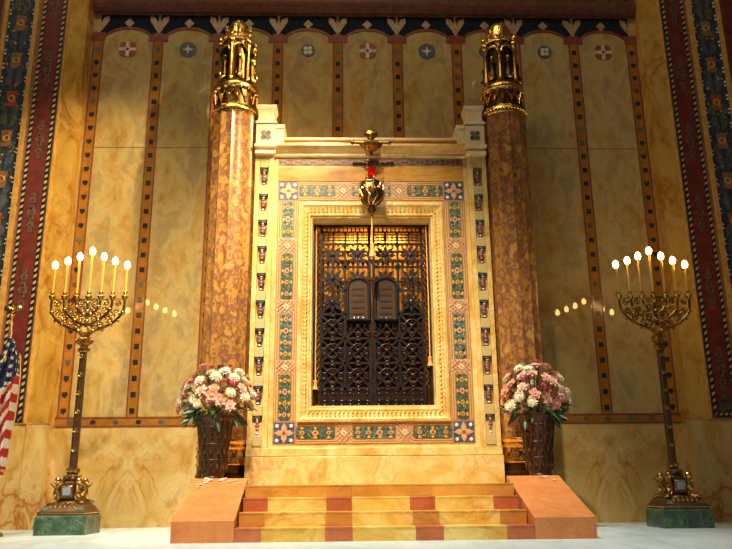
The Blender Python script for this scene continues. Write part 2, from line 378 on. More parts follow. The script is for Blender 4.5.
# side piers in front of the recess, with mosaic borders
def pier(sg):
    nm = 'wall_left' if sg < 0 else 'wall_right'
    X = lambda a: sg * a
    def bx(b, a0, a1, y0, y1, z0, z1, m): b.box(min(X(a0), X(a1)), max(X(a0), X(a1)), y0, y1, z0, z1, m)
    b = B(); Y = -.30
    bx(b, HW, 5.15, Y, .3, 1.5, 9.6, 'pilaster'); bx(b, HW, 5.13, Y, .3, 0, 1.5, 'dado')
    bx(b, 5.135, 7.5, Y + .012, .3, 0, 1.5, 'dado'); bx(b, 5.15, 7.5, Y + .02, .3, 1.5, 9.6, 'bandbrown')
    bx(b, HW - .02, 5.6, Y - .006, Y + .1, 1.494, 1.502, 'bandgold')
    w = struct(b, nm, smooth=False)
    b = B(); bx(b, 5.14, 5.17, Y - .03, .0, 1.5, 9.6, 'bandgold'); bx(b, 5.67, 5.74, Y - .03, 0, 1.5, 9.6, 'bandgold'); bx(b, 6.18, 6.25, Y - .03, 0, 1.5, 9.6, 'bandgold')
    b.build('gold_fillet', w, smooth=False)
    # red band between two rope borders
    b = B(); bx(b, 5.28, 5.55, Y + .006, 0, 1.60, 9.6, 'bandred')
    z = 1.72; q = 0
    y = Y + .002
    while z < 9.4:
        c = X(5.415)
        if q == 0:       # lozenge cluster at the foot of the band
            for dx, dz in ((0, 0), (-.06, -.06), (.06, -.06), (0, .09)): b.plate([(c + dx - .05, z + dz), (c + dx, z + dz - .07), (c + dx + .05, z + dz), (c + dx, z + dz + .07)], y, Y + .01, 'bandgreen')
        else:
            for dz, r in ((-.30, .045), (-.21, .065), (-.09, .05), (0, .085), (.09, .05), (.21, .065), (.30, .045)):
                b.plate([(c + r * cos(a) * (1 if i % 2 else .72), z + dz + r * sin(a) * (1 if i % 2 else .72)) for i, a in enumerate([2 * pi * j / 10 for j in range(10)])], y, Y + .01, 'bandgrey')
                b.plate([(c + r * .4 * cos(2 * pi * j / 8), z + dz + r * .4 * sin(2 * pi * j / 8)) for j in range(8)], y - .003, Y + .01, 'bandred')
        z += .55 if q == 0 else 1.28; q += 1
    b.build('red_mosaic_band', w, smooth=False)
    for a0 in (5.215, 5.55):
        b = B(); bx(b, a0, a0 + .06, Y + .004, 0, 1.53, 9.6, 'black'); z = 1.56
        while z < 9.5:
            c = X(a0 + .03)
            b.plate([(c - .022, z - .03), (c + .022, z), (c + .022, z + .045), (c - .022, z + .015)], Y - .001, Y + .01, 'ropew'); z += .105
        b.build('rope_border', w, smooth=False)
    b = B(); bx(b, 5.215, 5.61, Y + .004, 0, 1.53, 1.60, 'black')
    for i in range(5):
        c = X(5.25 + i * .08); b.plate([(c - .03, 1.55), (c + .01, 1.55), (c + .03, 1.585), (c - .01, 1.585)], Y - .001, Y + .01, 'ropew')
    b.build('rope_border', w, smooth=False)
    # broad coloured arabesque band
    b = B(); bx(b, 5.74, 6.18, Y + .004, 0, 1.5, 9.6, 'bandnavy'); z = 1.8; q = 0; rr = random.Random(3 if sg < 0 else 4)
    cols = ['bandbrown', 'mo_green', 'mred', 'mblue', 'bandbrown', 'mo_blue']
    while z < 9.4:
        c = X(5.96); m = cols[q % 6]
        if q % 2 == 0:
            b.plate([(c + .13 * cos(2 * pi * i / 8) * (1 if i % 2 else .6), z + .2 * sin(2 * pi * i / 8) * (1 if i % 2 else .75)) for i in range(8)], Y, Y + .01, m)
            b.ring((c, Y - .001, z), .05, .012, 'bandgold', 12, 4)
        else:
            for s2 in (-1, 1):
                b.plate([(c + s2 * .02, z - .22), (c + s2 * .15, z - .02), (c + s2 * .05, z + .22), (c + s2 * .03, z)], Y, Y + .01, m)
                b.plate([(c + s2 * .1, z + .1), (c + s2 * .17, z + .2), (c + s2 * .1, z + .3), (c + s2 * .06, z + .2)], Y - .001, Y + .01, cols[(q + 2) % 6])
        for j in range(9):
            u, v, e = rr.uniform(-.18, .18), rr.uniform(-.17, .17), rr.uniform(.012, .03)
            b.plate([(c + u - e, z + v), (c + u, z + v - e), (c + u + e, z + v), (c + u, z + v + e)], Y - .003, Y + .01, rr.choice(['mo_teal', 'mo_yellow', 'mblue', 'mo_red', 'mo_green']))
        z += .36; q += 1
    z = 1.7
    while z < 9.5:
        for a in (5.765, 6.155):
            for dz in (0, .07): b.ball((X(a), Y, z + dz), .02, 'mo_pearl', 6, 4)
        z += .26
    b.build('arabesque_mosaic_band', w, smooth=False)
    b = B(); rr = 0
    for a in (6.32, 6.75): bx(b, a, a + .35, Y + .004, 0, 1.6, 9.6, 'bandred')
    b.build('outer_band', w, smooth=False)
pier(-1); pier(1)

# ================================================================== STEPS AND PLATFORM
PZ = .575
st = thing('marble_steps', (0, -3, 0), 'flight of low honey and red marble steps rising to the ark', 'steps')
def riser(y0, y1, z0, z1, mats, hw=1.565):
    b = B(); e = [-hw, -1.29, -.625, -.34, .32, .61, 1.275, hw]
    for i in range(7):
        b.box(e[i], e[i + 1], y0, y1, z0, z1 - .012, mats[0] if i % 2 == 0 else mats[1])
        b.box(e[i], e[i + 1], y0 - .003, y1, z1 - .022, z1, mats[0] if i % 2 == 0 else mats[1])
    return b.build('step', st, smooth=False, bev=.004)
riser(-3.6, -1.95, 0, .143, ('redstone', 'step'))
riser(-3.26, -1.95, .143, .288, ('ochre', 'step'))
riser(-2.92, -1.95, .288, .435, ('redstone', 'step'))
riser(-2.58, -1.935, .435, PZ, ('ochre', 'ochre'), 1.59)
plt = B()
plt.box(-2.33, 2.33, -1.93, -1.3, 0, PZ, 'ochre'); plt.box(-2.5, 2.5, -1.3, -.012, 0, PZ, 'ochre')
tag(plt.build('ark_platform', None, smooth=False, bev=.006), 'ochre marble platform above the steps that carries the ark and columns', 'platform')
def cheek(sg):
    b = B()
    def sec(xf, xb): return [(sg * xf, -3.62, 0), (sg * xf, -3.62, .215), (sg * xb, -1.94, .665), (sg * xb, -1.94, 0)]
    a, c = sec(1.565, 1.64), sec(2.215, 2.31)
    if sg < 0: a, c = c, a
    b.poly(a[::-1], 'cheek'); b.poly(c, 'cheek')
    for i in range(4):
        j = (i + 1) % 4; b.poly([a[i], a[j], c[j], c[i]], 'cheek')
    n0 = len(b.v)
    b.xf(Matrix.Identity(4))
    me = b.build('ramp_block', None, smooth=False)
    me.modifiers.new('Bevel', 'BEVEL').width = .008
    return me
tag(cheek(-1), 'sloping salmon granite block closing the left end of the steps, strewn with petals', 'stone block', 'sloping granite blocks flanking the steps')
tag(cheek(1), 'sloping salmon granite block closing the right end of the steps', 'stone block', 'sloping granite blocks flanking the steps')

# ================================================================== THE ARK
ark = thing('torah_ark', (0, -.5, PZ), 'large carved cream marble ark with mosaic borders and bronze lattice doors', 'ark')
F = -.95
b = B()
for s_ in (-1, 1): b.box(min(s_ * .9, s_ * 1.785), max(s_ * .9, s_ * 1.785), F, 0, 1.077, 5.49, 'ark')
b.box(-.9, .9, F, 0, 1.077, 1.66, 'ark'); b.box(-.9, .9, F, 0, 4.50, 5.49, 'ark')
b.build('body', ark, smooth=False)
b = B()
b.box(-1.79, 1.79, -1.12, 0, PZ, .955, 'ark'); b.box(-1.79, 1.79, -1.06, 0, .965, 1.075, 'ark'); b.box(-1.785, 1.785, -1.04, 0, .955, .965, 'arkorange')
b.build('base', ark, smooth=False, bev=.006)
b = B(); b.box(-1.43, 1.43, F - .012, F + .01, 5.10, 5.33, 'arkorange'); b.build('orange_marble_band', ark, smooth=False)
# cornice and parapet
b = B()
pr = [(F, 5.485), (F - .03, 5.485), (F - .05, 5.51), (F - .05, 5.54), (F - .09, 5.57), (F - .13, 5.62), (F - .16, 5.63), (F - .16, 5.665), (F + .05, 5.675), (F + .05, 5.82), (F + .0, 5.83), (F + .0, 5.855), (-.05, 5.855), (-.05, 5.485)]
b.grid([[(x, y, z) for y, z in pr[:8]] + [(x, 0, 5.665), (x, 0, 5.485)] for x in (-1.47, 1.47)], 'ark', close_u=True)
b.build('cornice', ark, bev=0)
b = B()
b.box(-1.40, 1.40, F + .08, -.1, 5.665, 5.83, 'arkorange'); b.box(-1.42, 1.42, F + .04, -.08, 5.82, 5.86, 'white')
b.build('parapet', ark, smooth=False, bev=.006)
# dotted frieze
b = B(); b.box(-1.43, 1.43, F - .006, F + .01, 5.36, 5.465, 'mo_ground')
x = -1.36; q = 0
while x < 1.38:
    m = 'mo_blue' if q % 2 == 0 else 'mo_pinkish'
    if q % 2 == 0:
        b.plate([(x - .055, 5.375), (x, 5.415), (x - .055, 5.452)], F - .012, F, m); b.plate([(x + .055, 5.375), (x + .055, 5.452), (x, 5.415)], F - .012, F, m)
    else:
        disc(b, x, 5.414, .03, F - .012, 'mo_red', 8); b.plate([(x - .06, 5.452), (x + .06, 5.452), (x, 5.43)], F - .013, F, 'mo_blue'); b.plate([(x - .06, 5.375), (x, 5.396), (x + .06, 5.375)], F - .013, F, 'mo_blue')
    x += .118; q += 1
b.build('mosaic_frieze', ark, smooth=False)

# ---- mosaic border of the ark
def tr(c, ax):            # local (u along, v across) -> (x,z)
    return (lambda u, v: (c[0] + u, c[1] + v)) if ax == 'h' else (lambda u, v: (c[0] + v, c[1] + u))
def line(b, T, p, q, w, y, m):
    d = Vector((q[0] - p[0], q[1] - p[1])); n = Vector((-d.y, d.x)).normalized() * w / 2
    b.plate([T(p[0] + n.x, p[1] + n.y), T(q[0] + n.x, q[1] + n.y), T(q[0] - n.x, q[1] - n.y), T(p[0] - n.x, p[1] - n.y)], y, F + .005, m)
def mpanel(c, L, ax, seed):
    b = B(); T = tr(c, ax); h = L / 2; w = .088
    # ground with pointed ends
    b.plate([T(-h, -w * .55), T(-h + .04, -w), T(h - .04, -w), T(h, -w * .55), T(h, w * .55), T(h - .04, w), T(-h + .04, w), T(-h, w * .55)], F - .012, F + .005, 'mo_green' if seed % 2 else 'mo_teal')
    n = 3 if L < .6 else 4; st_ = L / n
    for i in range(n):
        u = -h + st_ * (i + .5)
        for s in (-1, 1):
            for s2 in (-1, 1):
                b.plate([T(u + s2 * .02, s * .012), T(u + s2 * st_ * .25, s * .075), T(u + s2 * st_ * .43, s * .055), T(u + s2 * st_ * .33, s * .02)], F - .016, F + .005, 'mo_blue' if (i + seed) % 2 else 'mo_green')
            b.plate([T(u - .03, s * .07), T(u, s * .035), T(u + .03, s * .07), T(u, s * .083)], F - .017, F + .005, 'mo_yellow')
        r = .036 if i == n // 2 else .028
        b.plate([T(u + r * 1.3 * cos(a), r * sin(a)) for a in [2 * pi * j / 8 for j in range(8)]], F - .02, F + .005, 'mo_yellow' if i != n // 2 else 'mo_pinkish')
        b.plate([T(u + r * .7 * cos(a), r * .6 * sin(a)) for a in [2 * pi * j / 6 for j in range(6)]], F - .023, F + .005, 'mo_red')
        if i: 
            for s in (-1, 1): line(b, T, (u - st_ / 2 - .02, s * .0), (u - st_ / 2 + .02, s * .045), .012, F - .018, 'mo_teal')
    rz = random.Random(seed * 7 + int(L * 100))
    for j in range(int(L * 90)):
        u, v, e = rz.uniform(-h + .03, h - .03), rz.uniform(-.078, .078), rz.uniform(.006, .013)
        b.plate([T(u - e, v), T(u, v - e), T(u + e, v), T(u, v + e)], F - .0165, F + .005, rz.choice(['mo_teal', 'mo_yellow', 'mo_blue', 'mo_pinkish', 'mo_green']))
    for s in (-1, 1):
        line(b, T, (-h, s * .108), (h, s * .108), .012, F - .013, 'mo_line'); line(b, T, (-h, s * .140), (h, s * .140), .012, F - .013, 'mo_line')
    b.build('mosaic_panel', ark, smooth=False)
def minter(c, L, ax):
    b = B(); T = tr(c, ax); h = L / 2; w = .145
    b.plate([T(-h, -w), T(h, -w), T(h, w), T(-h, w)], F - .010, F + .005, 'mo_pinkish')
    for k in range(-2, 3):
        for s in (-1, 1):
            d = k * .062
            # diagonal strokes clipped to the square
            pts = []
            for t in (-1, 1):
                u = d + t * .2; v = s * t * .2
                f = min(1, (h - .004) / max(abs(u), 1e-6), w / abs(v)) if t else 1
                pts.append((u, v))
            # clip
            (u0, v0), (u1, v1) = pts; ts = []
            N_ = 40; ins = [(u0 + (u1 - u0) * i / N_, v0 + (v1 - v0) * i / N_) for i in range(N_ + 1)]
            ins = [p for p in ins if abs(p[0]) < h - .006 and abs(p[1]) < w - .006]
            if len(ins) > 2: line(b, T, ins[0], ins[-1], .013, F - .014 - .001 * (k + 2) - (.005 if s > 0 else 0), 'mo_line' if s > 0 else 'mo_ground')
    b.plate([T(-.045, 0), T(0, -.045), T(.045, 0), T(0, .045)], F - .024, F + .005, 'mo_pearl')
    disc_pts = [T(.022 * cos(2 * pi * j / 8), .022 * sin(2 * pi * j / 8)) for j in range(8)]
    b.plate(disc_pts, F - .027, F + .005, 'mo_yellow')
    b.build('mosaic_knot', ark, smooth=False)
def mcorner(c):
    b = B(); T = tr(c, 'h'); w = .145
    b.plate([T(-w, -w), T(w, -w), T(w, w), T(-w, w)], F - .010, F + .005, 'mo_blue')
    for q in range(4):
        a = q * pi / 2
        R = lambda u, v: T(u * cos(a) - v * sin(a), u * sin(a) + v * cos(a))
        b.plate([R(0, -.03), R(.075, -.04), R(.142, 0), R(.075, .04), R(0, .03)], F - .014 - q * .0007, F + .005, 'mo_pinkish')
        b.plate([R(.02, 0), R(.07, -.022), R(.115, 0), R(.07, .022)], F - .019, F + .005, 'mo_line')
        b.plate([R(.10 + .026 * cos(2 * pi * j / 8), .10 + .026 * sin(2 * pi * j / 8)) for j in range(8)], F - .014, F + .005, 'mo_pearl')
    b.plate([T(.025 * cos(2 * pi * j / 8), .025 * sin(2 * pi * j / 8)) for j in range(8)], F - .024, F + .005, 'mo_red')
    b.build('mosaic_corner', ark, smooth=False)
b = B()
for s_ in (-1, 1): b.box(min(s_ * 1.11, s_ * 1.435), max(s_ * 1.11, s_ * 1.435), F - .008, F + .01, 1.13, 5.09, 'mo_ground')
b.box(-1.11, 1.11, F - .008, F + .01, 4.78, 5.09, 'mo_ground'); b.box(-1.11, 1.11, F - .008, F + .01, 1.13, 1.45, 'mo_ground')
b.build('mosaic_ground', ark, smooth=False)
XC = 1.272
for s_ in (-1, 1):
    for zc in (4.938, 1.288): mcorner((s_ * XC, zc))
    for q, (a0, a1) in enumerate(((4.18, 4.765), (3.22, 3.93), (2.325, 3.005), (1.46, 2.108))): mpanel((s_ * XC, (a0 + a1) / 2), a1 - a0, 'v', q)
    for (a0, a1) in ((3.93, 4.18), (3.005, 3.22), (2.108, 2.325)): minter((s_ * XC, (a0 + a1) / 2), a1 - a0, 'v')
for zc in (4.938, 1.288):
    for q, (a0, a1) in enumerate(((-1.11, -.55), (-.31, .31), (.55, 1.11))): mpanel(((a0 + a1) / 2, zc), a1 - a0, 'h', q + 1)
    for xc in (-.43, .43): minter((xc, zc), .24, 'h')
# ---- moulded door frame
b = B()
prof = [(0, F - .005), (0, F - .05), (.03, F - .06), (.045, F - .045), (.055, F - .035), (.125, F - .02), (.135, F - .03), (.15, F - .03), (.20, F + .12), (.20, F + .25)]
OX, T1, T0 = 1.085, 4.735, 1.437
rings = []
for t, y in prof: rings.append([(-OX + t, y, T0 + t * 1.2), (OX - t, y, T0 + t * 1.2), (OX - t, y, T1 - t * 1.35), (-OX + t, y, T1 - t * 1.35)])
b.grid(rings, 'ark', close_u=True)
b.build('door_frame', ark, smooth=False)
b = B()          # carved leaf band running round the frame
def leafmark(x, z, a, s=.036):
    ca, sa = cos(a), sin(a); R = lambda u, v: (x + u * ca - v * sa, z + u * sa + v * ca)
    tip = [R(-s, 0), R(-s * .2, s * .5), R(s, 0), R(-s * .2, -s * .5)]
    yb, yt = F - .015, F - .055
    k0 = len(b.v)
    mid = R(0, 0)
    for i in range(4):
        p, q = tip[i], tip[(i + 1) % 4]; b.poly([(p[0], yb, p[1]), (q[0], yb, q[1]), (mid[0], yt, mid[1])], 'carved')
z = T0 + .16; k = 0
while z < T1 - .15:
    for s_ in (-1, 1):
        for o_ in (-.02, .022): leafmark(s_ * (OX - .09 + o_), z, pi / 2 + (1 if o_ > 0 else -1) * .7)
    z += .062
x = -OX + .16
while x < OX - .13:
    for zz in (T0 + .105, T1 - .12):
        for o_ in (-.022, .024): leafmark(x, zz + o_, (1 if o_ > 0 else -1) * .7)
    x += .062
b.build('carved_leaf_band', ark, smooth=False)
# ---- posts with baluster inlays
def post(sg):
    X = lambda a: sg * a
    def bx(b, a0, a1, y0, y1, z0, z1, m): b.box(min(X(a0), X(a1)), max(X(a0), X(a1)), y0, y1, z0, z1, m)
    b = B()
    bx(b, 1.50, 1.575, -1.03, F, 1.08, 5.49, 'ark'); bx(b, 1.715, 1.785, -1.03, F, 1.08, 5.49, 'ark')
    bx(b, 1.575, 1.715, -.96, F, 1.08, 5.49, 'ark'); bx(b, 1.575, 1.715, -1.02, F, 1.08, 1.42, 'block'); bx(b, 1.575, 1.715, -1.02, F, 5.30, 5.49, 'ark')
    p = b.build('post', ark, smooth=False, bev=.008)
    for i in range(10):
        zt = 5.262 - i * .4165; bb = B(); cx = X(1.645)
        bb.lathe([(.012, zt - .255), (.045, zt - .245), (.03, zt - .225), (.022, zt - .21), (.04, zt - .17), (.05, zt - .13), (.04, zt - .09), (.022, zt - .055), (.032, zt - .04), (.058, zt - .02), (.058, zt)], 'mblue', cx, -.985, 8)
        for dz in (-.175, -.13, -.085): bb.ball((cx, -1.015, zt + dz), (.028, .022, .024), 'mred', 8, 5)
        for dz in (-.235, -.045): bb.ball((cx, -1.018, zt + dz), (.02, .018, .014), 'mo_pearl', 6, 4)
        bb.build('baluster', p)
        bb = B(); bx(bb, 1.578, 1.712, -1.035, -.96, zt - .405, zt - .262, 'block'); bb.build('pale_block', p, smooth=False, bev=.005)
    b = B(); bx(b, 1.47, 1.785, -1.12, -.1, 5.49, 5.54, 'white'); bx(b, 1.475, 1.78, -1.075, -.1, 5.54, 6.01, 'white'); bx(b, 1.455, 1.795, -1.14, -.1, 5.60, 5.65, 'white')
    bx(b, 1.36, 1.475, -1.0, -.3, 5.66, 5.99, 'white'); bx(b, 1.345, 1.475, -1.02, -.3, 5.97, 6.03, 'white')
    b.build('post_head', ark, smooth=False, bev=.006)
    b = B(); c = X(1.627)      # cavetto cap
    pr = [(.155, 6.01), (.165, 6.02), (.165, 6.05), (.135, 6.07), (.122, 6.13), (.125, 6.2), (.14, 6.26), (.155, 6.29), (.155, 6.335)]
    rows = [[(c - r, -.93 - r, z), (c + r, -.93 - r, z), (c + r, -.93 + r, z), (c - r, -.93 + r, z)] for r, z in pr]
    b.grid(rows, 'white', close_u=True); b.poly(rows[-1], 'white')
    b.build('post_cap', ark)
    b = B()
    for q in range(4):
        a = pi / 4 + q * pi / 2; b.plate([(c + .055 * cos(a) + .04 * cos(2 * pi * j / 8), 5.82 + .055 * sin(a) + .04 * sin(2 * pi * j / 8)) for j in range(8)], -1.083, -1.07, 'bandbrown' if q % 2 else 'mblue')
    b.plate([(c + .035 * cos(2 * pi * j / 8), 5.82 + .035 * sin(2 * pi * j / 8)) for j in range(8)], -1.088, -1.07, 'mo_teal')
    b.build('rosette', ark, smooth=False)
post(-1); post(1)
# ---- interior behind the doors
b = B()
b.box(-.9, .9, -.18, -.16, 1.66, 4.5, 'goldcloth')
for i in range(23):
    x = -.88 + i * .08; b.tube([(x, -.20, 1.66), (x, -.20, 4.5)], .028, 'goldcloth', 6)
for z in (4.05, 4.2, 4.32, 3.7): b.box(-.9, .9, -.25, -.2, z, z + .03, 'goldcloth')
b.build('gold_inner_curtain', ark)
# ---- doors
DY = -.70
b = B()
b.box(-.90, -.845, DY - .04, DY + .06, 1.66, 4.5, 'lattice'); b.box(.845, .90, DY - .04, DY + .06, 1.66, 4.5, 'lattice')
b.box(-.9, .9, DY - .04, DY + .06, 4.425, 4.5, 'latticeb'); b.box(-.9, .9, DY - .04, DY + .06, 1.66, 1.70, 'lattice')
b.build('bronze_door_surround', ark, smooth=False)
for s_ in (-1, 1):
    b = B()
    for ph in (0, pi):
        b.tube([(s_ * .812 + .02 * cos(z_ * 30 + ph), DY - .01 + .02 * sin(z_ * 30 + ph), z_) for z_ in [1.95 + i * .025 for i in range(93)]], .014, 'gold', 4)
    b.build('gold_twisted_bar', ark)
def leaf(sg):
    b = B(); X = lambda a: sg * a
    def bar(p, q, w, y=DY, t=.03, m='lattice'):
        d = Vector((q[0] - p[0], q[1] - p[1])); n = Vector((-d.y, d.x)).normalized() * w / 2
        b.plate([(X(p[0] + n.x), p[1] + n.y), (X(q[0] + n.x), q[1] + n.y), (X(q[0] - n.x), q[1] - n.y), (X(p[0] - n.x), p[1] - n.y)], y, y + t, m)
    x0, x1, z0, z1 = .012, .77, 1.70, 4.425
    bar((x0 + .02, z0), (x0 + .02, z1), .04, DY - .02, .06); bar((x1, z0), (x1, z1), .035, DY - .01, .05)
    xm = .405; hw = .18
    bar((xm, 1.93), (xm, 4.18), .032, DY - .005, .04)
    cz = [3.98, 3.61, 3.24, 2.87, 2.50, 2.13]
    for z in [c + .185 for c in cz] + [1.945]: bar((x0, z), (x1, z), .03, DY - .005, .035, 'lattice' if z > 3 else 'latticeb')
    for xc in (.215, .595):
        for i, z in enumerate(cz):
            if xc < .3 and i in (2,) : continue
            if i < 3:
                for q in range(8):
                    a = q * pi / 4; r = .165 if q % 2 == 0 else .185
                    R = lambda u, v: (X(xc + u * cos(a) - v * sin(a)), z + u * sin(a) + v * cos(a))
                    b.plate([R(0, 0), R(r * .55, .030), R(r, 0), R(r * .55, -.030)], DY - .01 - q * .0006, DY + .02, 'lattice')
                b.ball((X(xc), DY - .02, z), (.035, .02, .035), 'latticeb', 8, 5)
                for sx in (-1, 1):
                    for sz in (-1, 1): b.plate([(X(xc + sx * .185) , z + sz * .12), (X(xc + sx * .12), z + sz * .185), (X(xc + sx * .185), z + sz * .185)], DY - .003, DY + .02, 'lattice')
            else:
                bar((xc - .18, z - .18), (xc + .18, z + .18), .034); bar((xc - .18, z + .18), (xc + .18, z - .18), .034, DY - .002)
                b.ring((X(xc), DY - .005, z), .105, .013, 'latticeb', 16, 5)
                for q in range(4):
                    a = q * pi / 2; b.ring((X(xc + .12 * cos(a)), DY, z + .12 * sin(a)), .04, .010, 'lattice', 10, 4)
                b.ball((X(xc), DY - .02, z), (.03, .02, .03), 'latticeb', 8, 5)
    # slatted head
    for i in range(5): bar((.03 + i * .184, 4.18), (.03 + i * .184, 4.36), .03)
    for z in (4.225, 4.27, 4.315): bar((x0, z), (x1, z), .010)
    bar((x0, 4.36), (x1, 4.36), .02); 
    for i in range(12): bar((.05 + i * .064, 4.36), (.05 + i * .064, 4.42), .018, m='latticeb')
    # foot: scroll rows and dentils on a solid panel
    b.plate([(X(x0), 1.70), (X(x1), 1.70), (X(x1), 1.93), (X(x0), 1.93)], DY + .015, DY + .03, 'lattice')
    for i in range(6):
        for z in (1.895, 1.735): b.ring((X(.085 + i * .125), DY, z), .028, .010, 'lattice', 10, 4); bar((.085 + i * .125 - .06, z - .02), (.085 + i * .125 + .06, z + .02), .012, DY)
    bar((x0, 1.86), (x1, 1.86), .016, m='latticeb'); bar((x0, 1.775), (x1, 1.775), .016, m='latticeb')
    for i in range(22): bar((.055 + i * .033, 1.785), (.055 + i * .033, 1.85), .015, DY, .03, 'latticeb')
    o = b.build('door', ark, smooth=False)
    bk = B()
    bk.plate([(X(.03), 1.93), (X(.76), 1.93), (X(.76), 3.12), (X(.70), 3.24), (X(.60), 3.33), (X(.50), 3.24), (X(.42), 3.0), (X(.03), 3.0)], DY + .05, DY + .065, 'latticed')
    bk.build('backing_panel', o, smooth=False)
    # rounded tablet of the law
    t = B(); cx = .207; hw = .16
    pts = [(X(cx + hw), 2.96)] + [(X(cx + hw * cos(a)), 3.46 + .135 * sin(a)) for a in [pi * i / 12 for i in range(13)]] + [(X(cx - hw), 2.96)]
    t.plate(pts, DY - .05, DY - .005, 'tablet')
    path = [(x, DY - .05, z) for x, z in pts]
    t.tube(path, .022, 'lattice', 6); t.tube([(X(cx + hw), DY - .05, 2.96), (X(cx - hw), DY - .05, 2.96)], .022, 'lattice', 6)
    for i in range(5):
        z = 3.42 - i * .095; t.box(min(X(cx - .09), X(cx + .09)), max(X(cx - .09), X(cx + .09)), DY - .056, DY - .045, z, z + .022, 'latticeb')
    for u in (-.07, .0, .07): t.ball((X(cx + u), DY - .05, 2.99), .010, 'silver', 6, 4)
    t.build('tablet', o)
    h = B(); h.ring((X(.05), DY - .04, 2.75), .03, .008, 'latticeb', 12, 5); h.build('handle', o)
leaf(-1); leaf(1)
b = B()
b.plate([(-.40, 3.60), (-.2, 3.66), (0, 3.62), (.2, 3.66), (.40, 3.60), (.2, 3.585), (0, 3.58), (-.2, 3.585)], DY - .03, DY, 'latticeb')
b.build('door_crest', ark, smooth=False)
for s_, zb in ((-1, 1.92), (1, 2.26)):       # pull cords with tassels
    b = B(); x = s_ * .845
    b.tube([(x, DY - .07, 4.44), (x + .004, DY - .07, 3.2), (x, DY - .07, zb + .12)], .009, 'cord', 6)
    c = b.build('pull_cord', ark)
    t = B(); t.lathe([(.012, zb + .14), (.03, zb + .125), (.026, zb + .10), (.022, zb + .09), (.036, zb + .02), (.04, zb)][::-1], 'cord', x, DY - .07, 10); t.build('tassel', c)

# ================================================================== ETERNAL LIGHT
LX, LY = -.01, -1.30
lamp = thing('hanging_lamp', (LX, LY, 5.6), 'gold openwork hanging lamp with ruby glass cup before the ark', 'lamp')
b = B()
b.tube([(LX - .27, LY, 5.59), (LX + .27, LY, 5.59)], .026, 'bracketgold', 8)
for s_ in (-1, 1): b.ball((LX + s_ * .28, LY, 5.59), .036, 'bracketgold', 8, 6)
b.lathe([(.0, 5.37), (.02, 5.39), (.03, 5.42), (.02, 5.44), (.07, 5.47), (.13, 5.50), (.15, 5.54), (.16, 5.55), (.15, 5.565), (.07, 5.585), (.05, 5.62), (.04, 5.65), (.07, 5.68), (.10, 5.70), (.09, 5.73), (.095, 5.76), (.06, 5.79), (.0, 5.80)], 'bracketgold', LX, LY, 14, rf=lambda a, z: 1 + .12 * cos(6 * a))
b.tube([(LX, LY + .02, 5.58), (LX, LY + .2, 5.585), (LX, -.905, 5.60)], .022, 'oldgold', 6)
b.build('bracket', lamp)
for a in (0, 2 * pi / 3, -2 * pi / 3):
    b = B(); x, y = LX + .135 * cos(a), LY + .135 * sin(a); z = 5.54; i = 0
    while z > 4.94:
        b.ring((x, y, z - .015), .011, .0035, 'oldgold', 6, 3, 'x' if i % 2 else 'y'); z -= .022; i += 1
    b.build('chain', lamp)
b = B(); b.lathe([(.0, 4.995), (.045, 5.0), (.05, 5.04), (.062, 5.12), (.072, 5.17), (.068, 5.17), (.058, 5.12), (.045, 5.05), (.0, 5.03)], 'redglass', LX, LY, 16, rf=lambda a, z: 1 + (.06 * cos(8 * a) if z > 5.1 else 0))
b.build('glass_cup', lamp)
b = B(); b.ball((LX, LY, 5.065), (.024, .024, .032), 'redflame', 8, 6); b.build('flame', lamp)
b = B()
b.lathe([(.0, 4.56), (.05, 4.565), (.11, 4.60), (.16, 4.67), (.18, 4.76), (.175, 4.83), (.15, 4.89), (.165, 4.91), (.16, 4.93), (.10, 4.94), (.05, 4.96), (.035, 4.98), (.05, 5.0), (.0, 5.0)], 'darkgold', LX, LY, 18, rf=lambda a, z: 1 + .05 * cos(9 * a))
for i in range(9):
    a = 2 * pi * i / 9; b.tube([(LX + rr_ * cos(a + o_), LY + rr_ * sin(a + o_), z_) for rr_, o_, z_ in ((.06, 0, 4.57), (.125, .1, 4.61), (.175, .3, 4.69), (.19, .1, 4.77), (.185, -.1, 4.84), (.16, .0, 4.90))], .013, 'gold', 5); b.ball((LX + .185 * cos(a + .35), LY + .185 * sin(a + .35), 4.80), .022, 'gold', 6, 5); b.ball((LX + .165 * cos(a + .35), LY + .165 * sin(a + .35), 4.68), .018, 'oldgold', 6, 5)
    b.tube([(LX + .16 * cos(a), LY + .16 * sin(a), 4.9), (LX + .185 * cos(a), LY + .185 * sin(a), 4.95), (LX + .17 * cos(a), LY + .17 * sin(a), 4.99 if i % 3 else 5.03)], [.012, .012, .005], 'gold', 5)
b.build('lamp_bowl', lamp)
b = B(); b.lathe([(.0, 4.40), (.02, 4.41), (.014, 4.44), (.05, 4.47), (.07, 4.51), (.05, 4.54), (.06, 4.57), (.0, 4.58)], 'darkgold', LX, LY, 12); b.build('lower_finial', lamp)
b = B(); b.ring((LX, LY, 4.385), .02, .005, 'gold', 10, 4)  # bright line within the door opening, modelled as an added cord and tassel
b.tube([(LX, LY, 4.365), (LX, LY, 3.95)], .010, 'cord', 6); b.lathe([(.045, 3.78), (.04, 3.84), (.026, 3.92), (.034, 3.95), (.02, 3.99), (.0, 4.0)], 'cord', LX, LY, 10); b.build('bright_line_pendant', lamp)

